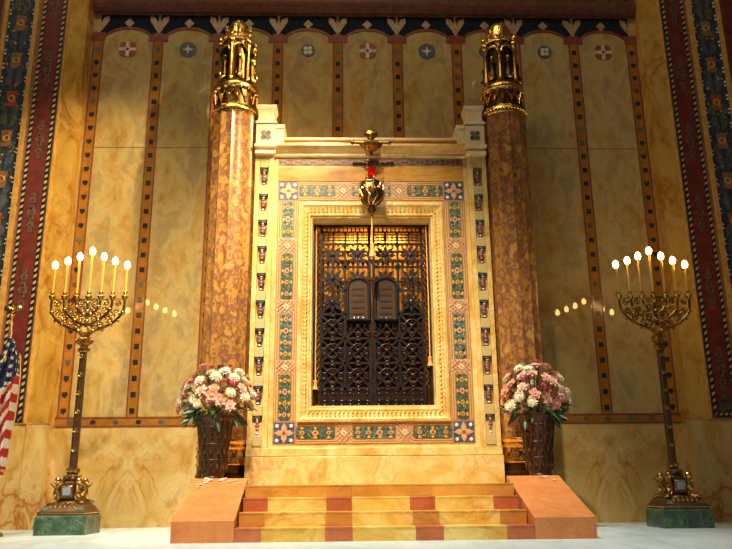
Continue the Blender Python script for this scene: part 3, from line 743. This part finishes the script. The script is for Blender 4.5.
# ================================================================== COLUMNS
def column():
    r0 = thing('marble_column', (-2.135, -.9, PZ), 'left column of mottled brown marble with gleaming gold lantern capital', 'column', 'brown marble columns flanking the ark')
    cx, cy = -2.135, -.9
    b = B(); R = .348; nf = 12
    fl = lambda a, z: 1 - .035 * abs(sin(nf * a / 2))      # broad shallow flutes between arrises
    b.lathe([(R, 1.19), (R, 6.08), (R * .985, 6.15), (R * .96, 6.2)], 'column', cx, cy, 96, rf=lambda a, z: 1 - .075 * abs(sin(nf * a / 2)) ** .8)
    b.build('shaft', r0, ang=12)
    b = B()
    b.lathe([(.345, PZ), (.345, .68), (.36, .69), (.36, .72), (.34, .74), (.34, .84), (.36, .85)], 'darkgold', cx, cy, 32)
    b.lathe([(.36, .85), (.365, .865), (.36, .88), (.335, .89), (.335, 1.05), (.36, 1.06), (.368, 1.08), (.36, 1.10), (.338, 1.12), (.36, 1.14), (.366, 1.165), (.355, 1.19), (.33, 1.2)], 'gold', cx, cy, 32)
    for i in range(12):
        a = 2 * pi * i / 12 + .13; x, y = cx + .335 * cos(a), cy + .335 * sin(a)
        t = Vector((-sin(a), cos(a), 0))
        for s in (-.05, .05): b.tube([(x + t.x * s, y + t.y * s, .9), (x + t.x * s * .4, y + t.y * s * .4, .97), (x + t.x * s, y + t.y * s, 1.05)], .011, 'oldgold', 5)
        b.ball((x, y, .97), (.025, .025, .03), 'darkgold', 6, 5)
    b.build('base', r0)
    b = B()                                             # collar with zig-zag relief
    b.lathe([(.33, 6.16), (.345, 6.18), (.358, 6.21), (.35, 6.25), (.335, 6.28), (.325, 6.30)], 'gold', cx, cy, 40)
    b.lathe([(.32, 6.29), (.308, 6.56), (.31, 6.58)], 'darkgold', cx, cy, 40)
    b.lathe([(.31, 6.56), (.32, 6.59), (.34, 6.61), (.345, 6.65), (.33, 6.68), (.31, 6.72)], 'gold', cx, cy, 40)
    n = 16
    pts = []
    for i in range(n * 2):
        a = pi * i / n; pts.append((cx + .328 * cos(a), cy + .328 * sin(a), 6.32 if i % 2 else 6.54))
    b.tube(pts, .018, 'gold', 5, True)
    for i in range(n):
        a = 2 * pi * i / n; b.ball((cx + .328 * cos(a), cy + .328 * sin(a), 6.57), (.028, .028, .03), 'gold', 6, 5); a += pi / n; b.ball((cx + .322 * cos(a), cy + .322 * sin(a), 6.43), (.014, .014, .05), 'gold', 6, 5)
    for i in range(40):
        a = 2 * pi * i / 40; b.ball((cx + .36 * cos(a), cy + .36 * sin(a), 6.205), .017, 'gold', 5, 4)
    b.build('zigzag_collar', r0)
    b = B()                                             # lantern
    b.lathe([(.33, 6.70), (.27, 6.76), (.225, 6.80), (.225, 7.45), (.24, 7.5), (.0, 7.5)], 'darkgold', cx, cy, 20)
    for i in range(6):
        a = 2 * pi * i / 6 + .28; x, y = cx + .265 * cos(a), cy + .265 * sin(a)
        b.lathe([(.045, 6.74), (.05, 6.78), (.032, 6.81), (.028, 7.1), (.034, 7.30), (.05, 7.34), (.045, 7.38)], 'oldgold', x, y, 8)
        b.ball((x, y, 7.43), (.06, .06, .07), 'gold', 8, 6); b.ball((x + .02 * cos(a), y + .02 * sin(a), 7.54), (.035, .035, .05), 'gold', 8, 6)
        a2 = a + pi / 6; mx, my = cx + .25 * cos(a2), cy + .25 * sin(a2); t = Vector((-sin(a2), cos(a2), 0))
        b.tube([(mx + t.x * .11 * cos(q), my + t.y * .11 * cos(q), 7.26 + .13 * sin(q)) for q in [pi * j / 8 for j in range(9)]], .02, 'gold', 5)
        # small robed figure in the niche
        b.ball((mx, my, 7.17), (.034, .034, .042), 'oldgold', 8, 6); b.lathe([(.06, 6.80), (.055, 6.9), (.035, 7.0), (.055, 7.08), (.02, 7.14)], 'darkgold', mx, my, 8)
        b.ring((mx + .03 * cos(a2), my + .03 * sin(a2), 6.86), .05, .016, 'gold', 8, 4)
        b.ball((mx + .03 * cos(a2), my + .03 * sin(a2), 6.80), (.05, .05, .035), 'gold', 8, 5)
    b.build('lantern', r0)
    b = B()                                             # rosettes, crest and dome
    b.lathe([(.25, 7.48), (.27, 7.50), (.25, 7.53), (.19, 7.55), (.17, 7.62), (.19, 7.64), (.185, 7.67), (.165, 7.72), (.165, 7.77), (.15, 7.83), (.11, 7.885), (.05, 7.915), (.0, 7.92)], 'gold', cx, cy, 24)
    for i in range(6):
        a = 2 * pi * i / 6 + .28 + pi / 6; b.ring((cx + .215 * cos(a), cy + .215 * sin(a), 7.50), .05, .016, 'gold', 10, 5, 'y' if abs(sin(a)) > .6 else 'x')
    for i in range(4):
        a = pi / 2 * i + .1; x, y = cx + .19 * cos(a), cy + .19 * sin(a)
        b.tube([(x, y, 7.52), (x, y, 7.78)], [.018, .022], 'oldgold', 6); b.box(x - .025, x + .025, y - .025, y + .025, 7.74, 7.83, 'gold')
    b.build('dome', r0)
    return r0
cl = column()
cr = copy_tree(cl); cr.location = (2.135, -.9, PZ)
cr['label'] = 'right column of mottled brown marble whose gilt capital lies in shade'

# ================================================================== MENORAHS
def menorah():
    cx, cy = -3.965, -1.55
    r0 = thing('menorah', (cx, cy, 0), 'tall bronze seven-light candelabrum left of the ark, near the flag', 'menorah', 'seven-branched candelabra either side of the ark')
    b = B()
    def sq(b, h, z, m, c=.25):
        return [(cx - h, cy - h, z), (cx + h, cy - h, z), (cx + h, cy + h, z), (cx - h, cy + h, z)]
    rows = [sq(b, h, z, 0) for h, z in ((.315, 0), (.315, .215), (.305, .225), (.295, .24))]
    b.grid(rows, 'green', close_u=True); b.poly(rows[-1], 'green'); b.poly(rows[0][::-1], 'green')
    pl = b.build('marble_plinth', r0, smooth=False)
    b = B()
    rows = [sq(b, h, z, 0) for h, z in ((.298, .24), (.298, .275), (.28, .29), (.25, .335), (.22, .365), (.22, .375))]
    b.grid(rows, 'shaft', close_u=True); b.poly(rows[-1], 'shaft')
    for s in (-1, 1):       # green sloping inserts
        b.poly([(cx + s * .17, cy - .282, .297), (cx + s * .26, cy - .282, .297), (cx + s * .23, cy - .253, .337), (cx + s * .15, cy - .253, .337)], 'green')
    for i in range(6):      # gilt palmettes
        x = cx - .15 + i * .06; b.ball((x, cy - .25, .36), (.022, .02, .035), 'gold', 6, 5)
        b.ball((cx - .15 + i * .06, cy + .25, .36), (.022, .02, .035), 'gold', 6, 5)
    for i in range(26):
        for s in (-1, 1): b.ball((cx - .29 + i * .0232, cy + s * .300, .262), .010, 'gold', 5, 4); b.ball((cx + s * .300, cy - .29 + i * .0232, .262), .010, 'gold', 5, 4)
    b.build('moulded_foot', r0, smooth=False)
    b = B()                 # die with jewel, corner beasts
    b.lathe([(.20, .37), (.19, .39), (.15, .42), (.13, .5), (.13, .62), (.10, .66), (.12, .68), (.10, .70), (.065, .74), (.085, .77), (.06, .80)], 'shaft', cx, cy, 8, ph=pi / 8)
    b.box(cx - .085, cx + .085, cy - .16, cy - .10, .43, .62, 'shaft')
    for sx in (-1, 1):
        for sy in (-1, 1):
            P = lambda r, z: (cx + sx * r * .88, cy + sy * r * .88, z)
            b.tube([P(.24, .385), P(.16, .40), P(.12, .47), P(.155, .54), P(.145, .60), P(.105, .64)], [.034, .036, .045, .042, .036, .03], 'oldgold', 8)
            b.ball(P(.15, .655), (.045, .045, .05), 'gold', 8, 6); b.ball(P(.175, .635), (.025, .025, .022), 'gold', 6, 5)
            b.ball(P(.235, .39), (.04, .04, .024), 'gold', 8, 5); b.ball(P(.165, .50), (.032, .032, .05), 'gold', 7, 5)
            b.tube([P(.11, .56), P(.19, .58), P(.23, .63)], [.02, .016, .006], 'oldgold', 6)
    for i in range(8):
        a = 2 * pi * i / 8; b.ball((cx + .10 * cos(a), cy + .10 * sin(a), .715), (.028, .028, .022), 'gold', 6, 5); b.ball((cx + .075 * cos(a), cy + .075 * sin(a), .79), (.02, .02, .03), 'gold', 6, 5)
    b.build('figured_base', r0)
    b = B(); b.box(cx - .05, cx + .05, cy - .185, cy - .155, .475, .575, 'jewel'); 
    b.tube([(cx - .065, cy - .165, .46), (cx + .065, cy - .165, .46), (cx + .065, cy - .165, .59), (cx - .065, cy - .165, .59)], .012, 'gold', 5, True); b.build('jewel', r0, bev=.012)
    b = B(); b.lathe([(.055, .78), (.052, .85), (.050, 1.6), (.046, 2.36), (.05, 2.38)], 'shaft', cx, cy, 8, ph=pi / 8); b.build('shaft', r0, ang=20)
    for i in range(6):
        z = 1.06 + i * .245
        b = B()
        b.ring((cx, cy - .052, z), .030, .008, 'oldgold', 12, 5); b.ball((cx, cy - .052, z), (.018, .012, .018), 'silver', 8, 5)
        b.build('stud', r0)
    b = B(); b.lathe([(.05, 2.34), (.075, 2.36), (.08, 2.39), (.055, 2.41), (.05, 2.43), (.09, 2.46), (.10, 2.50), (.085, 2.54), (.055, 2.56), (.07, 2.58), (.09, 2.61), (.06, 2.64), (.04, 2.68)], 'oldgold', cx, cy, 12, rf=lambda a, z: 1 + .08 * cos(6 * a))
    for i in range(6):
        a = 2 * pi * i / 6; b.ball((cx + .10 * cos(a), cy + .10 * sin(a), 2.50), (.03, .03, .035), 'gold', 6, 5)
    b.build('knop', r0)
    # branches: nested, facetted bowls
    arms = [[(.5, 3.12), (.5, 3.0), (.485, 2.90), (.42, 2.81), (.33, 2.735), (.22, 2.68), (.10, 2.64), (.0, 2.62)],
            [(.33, 3.12), (.33, 3.02), (.31, 2.94), (.25, 2.86), (.16, 2.79), (.07, 2.74), (.0, 2.72)],
            [(.165, 3.12), (.165, 3.05), (.15, 2.98), (.11, 2.92), (.05, 2.87), (.0, 2.85)]]
    for arm in arms:
        for s in (-1, 1):
            b = B(); b.tube([(cx + s * x, cy, z) for x, z in arm], [.016, .018] + [.021] * (len(arm) - 2), 'bronze', 7)
            for x, z in arm[2:-1:2]: b.ball((cx + s * x, cy, z), (.032, .032, .032), 'oldgold', 8, 6); 
            for x, z in arm[3:-1:2]: b.ball((cx + s * x * 1.03, cy, z - .03), (.018, .018, .022), 'gold', 6, 5)
            b.build('branch', r0)
    b = B(); b.tube([(cx, cy, 2.64), (cx, cy, 3.12)], .022, 'bronze', 7)
    for z in (2.78, 2.92, 3.04): b.ball((cx, cy, z), (.035, .035, .028), 'gold', 8, 6)
    b.build('centre_stem', r0)
    b = B(); rr = random.Random(5)     # filigree scrolls between the branches
    spots = []
    for s in (-1, 1):
        spots += [(s * .415, 3.03), (s * .40, 2.90), (s * .25, 3.04), (s * .235, 2.93), (s * .30, 2.80), (s * .19, 2.73), (s * .085, 3.05), (s * .075, 2.95), (s * .10, 2.81), (s * .335, 2.86), (s * .12, 2.68), (s * .15, 2.86)]
    for x, z in spots:
        r = rr.uniform(.032, .046)
        b.ring((cx + x, cy, z), r, .009, 'bronze', 10, 5)
        for q in range(4):
            a = q * pi / 2 + rr.uniform(0, 1); b.tube([(cx + x, cy, z), (cx + x + r * cos(a), cy - .01, z + r * sin(a))], .007, 'bronze', 4)
        b.ball((cx + x, cy - .008, z), .015, 'gold' if rr.random() > .5 else 'oldgold', 6, 5)
        a = rr.uniform(0, 6); b.ball((cx + x + r * cos(a), cy, z + r * sin(a)), .017, 'gold', 6, 5)
    b.tube([(cx - .5, cy, 3.09), (cx + .5, cy, 3.09)], .008, 'bronze', 5)
    b.build('filigree', r0)
    for x, zt in zip((-.5, -.33, -.167, 0, .167, .33, .5), (3.575, 3.635, 3.70, 3.78, 3.70, 3.635, 3.575)):
        b = B(); b.lathe([(.012, 3.06), (.022, 3.08), (.04, 3.11), (.05, 3.125), (.046, 3.135), (.02, 3.14), (.018, 3.16), (.034, 3.18), (.030, 3.19)], 'oldgold', cx + x, cy, 12); b.build('candle_cup', r0)
        b = B(); b.lathe([(.017, 3.18), (.017, zt - .045)], 'candle', cx + x, cy, 10); c = b.build('candle', r0)
        b = B(); b.lathe([(.014, zt - .05), (.034, zt - .035), (.041, zt - .005), (.040, zt + .02), (.029, zt + .045), (.013, zt + .062), (.0, zt + .068)], 'bulb', cx + x, cy, 14); b.build('bulb', c)
    return r0
ml = menorah()
mr = copy_tree(ml); mr.location = (3.965, -1.55, 0)
mr['label'] = 'tall bronze seven-light candelabrum standing alone right of the ark'

# ================================================================== VASES AND FLOWERS
VX, VY = -2.135, -1.62
def vase():
    r0 = thing('bronze_vase', (VX, VY, PZ), 'dark embossed bronze vase with pink bouquet on the ark platform left', 'vase', 'dark bronze vases in front of the columns')
    b = B()
    b.lathe([(.135, .66), (.15, .68), (.14, .70), (.148, .72), (.162, .90), (.18, 1.1), (.208, 1.32), (.23, 1.42), (.245, 1.44), (.245, 1.46), (.23, 1.47), (.21, 1.44), (.17, 1.2), (.0, 1.18)], 'vase', VX, VY, 28)
    for z, r in ((.90, .164), (1.10, .182), (1.32, .211)): b.ring((VX, VY, z), r, .008, 'vase', 28, 4, 'z')
    for i in range(14):
        a = 2 * pi * i / 14; a2 = a + pi / 14
        P = lambda r, z, t: (VX + (r - .014) * cos(t), VY + (r - .014) * sin(t), z)
        b.tube([P(.185, .74, a), P(.192, .86, a + .12), P(.195, .92, a), P(.20, 1.02, a - .12), P(.21, 1.10, a), P(.222, 1.22, a + .1), P(.235, 1.31, a), P(.25, 1.38, a)], .010, 'shaft', 4)
        b.ball(P(.205, 1.0, a2), (.02, .02, .03), 'bronze', 6, 4); b.ball(P(.215, 1.2, a2), (.018, .018, .028), 'bronze', 6, 4); b.ball(P(.19, .81, a2), (.015, .015, .03), 'bronze', 6, 4)
    b.build('body', r0)
    b = B(); b.lathe([(.16, PZ), (.165, .59), (.13, .605), (.10, .625), (.12, .65), (.15, .665)], 'vase', VX, VY, 20)
    for i in range(5):
        a = 2 * pi * i / 5 - pi / 2; b.ball((VX + .13 * cos(a), VY + .13 * sin(a), .615), (.04, .04, .04), 'bronze', 8, 6)
    b.build('foot', r0)
    return r0
vl = vase(); vr = copy_tree(vl); vr.location = (2.155, VY, PZ); vr['label'] = 'dark embossed bronze vase with pink bouquet on the ark platform right'

def blossom_mesh(kind):
    b = B(); rr = random.Random({'mum': 1, 'rose': 2, 'lily': 3, 'bud': 4}[kind])
    mat, core, rings = {'mum': ('petal_white', 'petal_white', [(14, .95, .15), (13, .9, .45), (11, .8, .8), (8, .6, 1.15)]),
                 'rose': ('petal_pale', 'petal_pink', [(7, 1.0, .25), (6, .85, .6), (5, .6, 1.0)]),
                 'lily': ('petal_pink', 'heart', [(5, 1.15, .2), (5, .9, .6)]),
                 'bud': ('petal_deep', 'petal_deep', [(6, .75, .5), (5, .6, .95)])}[kind]
    b.ball((0, 0, .2), (.42, .42, .42), core, 8, 6)
    for n, L, el in rings:
        for i in range(n):
            a = 2 * pi * (i + rr.random() * .4) / n; wd = L * (2.2 / n + .08); ca, sa = cos(a), sin(a)
            rows = []
            for t in (0, .35, .7, 1.0):
                rad = L * (t * cos(el) * 1.0 + .05); h = .15 + L * (t * sin(el)) - .18 * t * t
                w = wd * (.35 + 1.5 * t - 1.5 * t * t) if t < 1 else wd * .18
                rows.append([(ca * rad - sa * w * s, sa * rad + ca * w * s, h + abs(s) * .08) for s in (-1, 0, 1)])
            b.grid(rows, mat)
    return b
def bouquet(cx, label, seed, sx=1.0, ngap=0):
    r0 = thing('flower_arrangement', (cx, VY, 1.44), label, 'flowers', 'pink and white bouquets in the vases')
    rr = random.Random(seed)
    protos = {}
    C = Vector((cx, VY, 1.62)); R = Vector((.48 * sx, .27, .52))
    n = 70; ga = pi * (3 - 5 ** .5)
    b = B()
    for i in range(n):                                   # stems
        z = 1 - 1.25 * (i + .5) / n; r = math.sqrt(max(0, 1 - z * z)); a = ga * i
        p = C + Vector((R.x * r * cos(a), R.y * r * sin(a), R.z * z))
        if i % 3 == 0: b.tube([(cx, VY, 1.38), tuple((C + p) / 2 - Vector((0, 0, .08))), tuple(p * .97 + C * .03)], .006, 'stem', 4)
    b.build('stems', r0)
    idx = 0
    for i in range(n):
        z = 1 - 1.15 * (i + .5) / n; r = math.sqrt(max(0, 1 - z * z)); a = ga * i + rr.uniform(-.2, .2)
        k = rr.uniform(.86, 1.07); d = Vector((r * cos(a), r * sin(a), z))
        p = C + Vector((R.x * d.x, R.y * d.y, R.z * d.z)) * k
        kind = rr.choices(['mum', 'rose', 'lily', 'bud'], [.34, .30, .26, .10])[0]
        s = {'mum': .084, 'rose': .080, 'lily': .078, 'bud': .055}[kind] * rr.uniform(.85, 1.15)
        if kind not in protos:
            o = blossom_mesh(kind).build({'mum': 'white_blossom', 'rose': 'pale_pink_blossom', 'lily': 'pink_blossom', 'bud': 'deep_pink_blossom'}[kind], None, ang=60)
            o.parent = r0; protos[kind] = o
        else:
            o = protos[kind].copy(); COL.objects.link(o)
        o.location = tuple(p - Vector((cx, VY, 1.44))); o.scale = (s, s, s)
        o.rotation_euler = (d + Vector((rr.uniform(-.3, .3), rr.uniform(-.3, .3), rr.uniform(-.2, .3)))).to_track_quat('Z', 'Y').to_euler()
    # leaves: drooping skirt below and sprigs among the blossoms
    for i in range(70):
        b = B()
        if i < 40:
            a = rr.uniform(0, 2 * pi); p0 = C + Vector((R.x * .55 * cos(a), R.y * .55 * sin(a), rr.uniform(-.2, -.02))); dr = Vector((cos(a) * .9, sin(a) * .9, rr.uniform(-.95, .05))).normalized(); L = rr.uniform(.13, .24)
        else:
            z = rr.uniform(-.1, 1); a = rr.uniform(0, 2 * pi); r = math.sqrt(1 - z * z); dr = Vector((r * cos(a), r * sin(a), z)); p0 = C + Vector((R.x * dr.x, R.y * dr.y, R.z * dr.z)) * .8; L = rr.uniform(.10, .2)
        sd = dr.cross(Vector((rr.uniform(-1, 1), rr.uniform(-1, 1), rr.uniform(-1, 1)))).normalized()
        nrm = dr.cross(sd).normalized()
        rows = []
        for t in (0, .25, .55, .85, 1):
            w = L * .17 * sin(pi * min(.98, t * .93 + .06)); c = p0 + dr * L * t - Vector((0, 0, .25 * L * t * t))
            rows.append([c - sd * w + nrm * w * .4, c, c + sd * w + nrm * w * .4])
        b.grid(rows, 'leaf')
        o = b.build('leaf', r0)
    return r0
bouquet(-2.125, 'full bouquet of pink and white flowers in the left vase', 11, 1.0)
bouquet(2.155, 'bouquet of pink and white flowers in the right vase, in dimmer light', 23, .93)

# fallen petals
pb = B(); pb.grid([[(-.5, -.3, .05), (0, -.38, 0), (.5, -.3, .08)], [(-.6, .1, .1), (0, .1, .03), (.6, .1, .1)], [(-.3, .5, .16), (0, .55, .12), (.3, .5, .16)]], 'petal_pale')
proto = None; rr = random.Random(9)
def place_petal(x, y, z, slope, lab, grp):
    global proto
    if proto is None: proto = pb.build('fallen_petal', None); o = proto
    else: o = proto.copy(); COL.objects.link(o)
    s = rr.uniform(.035, .06); o.location = (x, y, z); o.scale = (s, s, s); o.rotation_euler = (Matrix.Rotation(slope, 3, 'X') @ Matrix.Rotation(rr.uniform(0, 6.28), 3, 'Z')).to_euler()
    tag(o, lab, 'petal', grp)
for i in range(16):
    y = -1.97 - abs(rr.gauss(0, .22)); x = rr.uniform(-2.2, -1.66); z = .665 - (-1.94 - y) * (.45 / 1.68) + .010
    place_petal(x, y, z, .262, 'pale pink petal fallen on the sloping block below the left vase', 'petals on the left sloping block')
for i in range(7):
    place_petal(rr.uniform(-1.56, -1.25), rr.uniform(-2.5, -2.2), PZ + .003, 0, 'pale pink petal fallen on the top step beside the left block', 'petals on the top step')
for i in range(5):
    y = -1.99 - abs(rr.gauss(0, .12)); z = .665 - (-1.94 - y) * (.45 / 1.68) + .010
    place_petal(rr.uniform(2.0, 2.22), y, z, .262, 'pale pink petal fallen on the sloping block below the right vase', 'petals on the right sloping block')

# ================================================================== FLAG
FX, FY = -4.79, -2.0
fl = thing('flag_on_pole', (FX, FY, 0), 'draped american flag on an eagle-topped pole at far left', 'flag')
b = B(); b.lathe([(.02, .03), (.02, 2.62), (.028, 2.63), (.028, 2.66), (.014, 2.68), (.014, 2.74), (.0, 2.75)], 'wood', FX, FY, 12); b.build('pole', fl)
b = B(); b.lathe([(.19, 0), (.19, .03), (.16, .05), (.06, .07), (.035, .12), (.03, .16), (.0, .16)], 'oldgold', FX, FY, 24); b.build('pole_base', fl)
b = B()                                                  # eagle finial
b.ball((FX, FY, 2.755), .028, 'gold', 10, 8); b.ball((FX, FY, 2.83), (.026, .03, .045), 'gold', 10, 8); b.ball((FX + .008, FY - .01, 2.885), (.018, .02, .02), 'gold', 8, 6)
b.tube([(FX + .012, FY - .02, 2.885), (FX + .028, FY - .035, 2.878)], [.008, .002], 'gold', 5)
for s in (-1, 1):
    b.grid([[(FX + s * .015, FY, 2.87), (FX + s * .015, FY - .012, 2.83), (FX + s * .015, FY, 2.80)], [(FX + s * .06, FY, 2.90), (FX + s * .06, FY - .015, 2.86), (FX + s * .06, FY, 2.825)], [(FX + s * .115, FY + .01, 2.89), (FX + s * .115, FY, 2.865), (FX + s * .11, FY + .01, 2.83)]], 'gold')
b.grid([[(FX - .02, FY + .01, 2.80), (FX + .02, FY + .01, 2.80)], [(FX - .03, FY + .03, 2.755), (FX + .03, FY + .03, 2.755)]], 'gold')
b.build('eagle_finial', fl)
# cloth: hangs from the pole in deep folds
NU, NV = 96, 110
def cloth(u, t):
    """u 0..1 across the folds from the pole outwards, t 0..1 downwards"""
    wid = .10 + .50 * min(1, t * 2.2) ** .8
    zt = 2.50 - .25 * u
    zb = .60 + .10 * sin(9 * u) + .25 * abs(u - .5)
    z = zt + (zb - zt) * t
    x = FX + .05 - .36 * min(1, t * 1.8) + wid * (u) + .028 * sin(u * 34 + 2 * t) * min(1, t * 3 + .3)
    x = min(x, FX + .185 - .07 * abs(t - .2))
    y = FY - .06 - .075 * sin(u * 34 + 1.3 + 1.5 * t) * min(1, t * 2 + .3) - .03 * sin(u * 11)
    return (x, y, z)
grid = [[cloth(j / NU, i / NV) for j in range(NU + 1)] for i in range(NV + 1)]
b = B()
n0 = 0
for r in grid: b.v += r
kr, kw, kb = b.mat('flag_red'), b.mat('flag_white'), b.mat('flag_blue')
W = NU + 1
for i in range(NV):
    for j in range(NU):
        u, t = (j + .5) / NU, (i + .5) / NV
        a, q = i * W + j, i * W + j + 1
        b.f.append((a, a + W, q + W, q))
        z = grid[i][j][2]
        d = (z - 1.55 * (grid[i][j][0] - FX)) / .105
        canton = z > 1.86 + .35 * (u - .5)
        if canton:
            sx, sz = (u * 14) % 1, (z / .11 + int(u * 14) * .5) % 1
            b.mi.append(kw if (abs(sx - .5) < .2 and abs(sz - .5) < .2) else kb)
        else: b.mi.append(kr if math.floor(d) % 2 else kw)
clo = b.build('flag_cloth', fl, ang=80)
sm = clo.modifiers.new('Solidify', 'SOLIDIFY'); sm.thickness = .004
b = B()
b.tube([(p[0] + .006, p[1] - .004, p[2]) for p in [grid[i][NU] for i in range(0, NV + 1, 4)]], .010, 'cord', 5)
b.tube([(p[0], p[1], p[2] - .01) for p in [grid[NV][j] for j in range(0, NU + 1, 2)]], .012, 'cord', 5)
b.build('gold_fringe', fl)
b = B(); b.tube([(FX + .02, FY - .03, 2.66), (FX + .045, FY - .05, 2.5), (FX + .05, FY - .1, 2.35), (FX + .03, FY - .13, 2.2)], .008, 'cord', 5); b.ball((FX + .03, FY - .13, 2.17), (.02, .02, .045), 'cord', 8, 6); b.build('cord', fl)

# ================================================================== LIGHTS
def spot(name, loc, tgt, power, col, size=60, blend=.6, rad=.15):
    l = bpy.data.lights.new(name, 'SPOT'); l.energy = power; l.color = col; l.spot_size = radians(size); l.spot_blend = blend; l.shadow_soft_size = rad
    o = bpy.data.objects.new(name, l); COL.objects.link(o); o.location = loc
    o.rotation_euler = (Vector(tgt) - Vector(loc)).to_track_quat('-Z', 'Y').to_euler(); return o
def area(name, loc, tgt, power, col, sx, sy):
    l = bpy.data.lights.new(name, 'AREA'); l.energy = power; l.color = col; l.shape = 'RECTANGLE'; l.size = sx; l.size_y = sy
    o = bpy.data.objects.new(name, l); COL.objects.link(o); o.location = loc
    o.rotation_euler = (Vector(tgt) - Vector(loc)).to_track_quat('-Z', 'Y').to_euler(); return o
WARM = (1.0, .76, .44)
spot('spot_main', (-1.1, -8.5, 10.0), (-1.1, -1.2, 1.6), 4700, (1.0, .79, .47), 48, .8, .18)
spot('spot_left', (-4.6, -7.0, 12.5), (-3.7, 0, 1.0), 3000, WARM, 40, .8, .25)
spot('spot_ark', (-.9, -5.5, 14.5), (-.3, -1, 3.8), 2600, (1, .78, .46), 24, .8, .2)
spot('spot_steps', (-1.5, -6.5, 14.0), (-.6, -3.4, 0), 7500, (.93, .90, .82), 44, .8, .3)
spot('spot_right', (4.2, -7.0, 15.0), (3.2, 0, 1.2), 150, (1.0, .68, .36), 32, .8, .3)
spot('spot_cross', (4.6, -6.5, 11.0), (-4.8, 0, 4.0), 8000, (1, .74, .36), 26, .6, .2)
area('upper_wall_fill', (-3.2, -7, 17.5), (-2.6, 0, 4.5), 520, (1.0, .77, .50), 8, 1.5)  # unseen area fill added to brighten the upper wall
pl = bpy.data.lights.new('ark_inner_lamp', 'AREA'); pl.energy = 30; pl.color = (1, .62, .24); pl.shape = 'RECTANGLE'; pl.size = 1.0; pl.size_y = .08
o = bpy.data.objects.new('ark_inner_lamp', pl); COL.objects.link(o); o.location = (0, -.45, 4.45); o.rotation_euler = (radians(15), 0, 0)

w = bpy.data.worlds.new('world'); scn.world = w; w.use_nodes = True
w.node_tree.nodes['Background'].inputs[0].default_value = (.9, .65, .42, 1); w.node_tree.nodes['Background'].inputs[1].default_value = .05

# ================================================================== CAMERA
cd = bpy.data.cameras.new('camera'); cam = bpy.data.objects.new('camera', cd); COL.objects.link(cam)
cd.sensor_width = 36; cd.lens = 768 / 732 * 36; cd.clip_start = .05
yaw, pit, rol = .0304, .2715, .0098
Rz = Matrix.Rotation(-yaw, 3, 'Z'); Rx = Matrix.Rotation(pi / 2 + pit, 3, 'X'); Rr = Matrix.Rotation(-rol, 3, 'Z')
cam.matrix_world = (Rz @ Rx @ Rr).to_4x4(); cam.location = (-.43, -12, .528)
scn.camera = cam
scn.view_settings.view_transform = 'Standard'; scn.view_settings.look = 'None'
scn.view_settings.exposure = 0.08; scn.view_settings.gamma = 1.0; scn.view_settings.use_curve_mapping = False
scn.cycles.use_denoising = True; scn.cycles.max_bounces = 8; scn.cycles.sample_clamp_indirect = 6.0
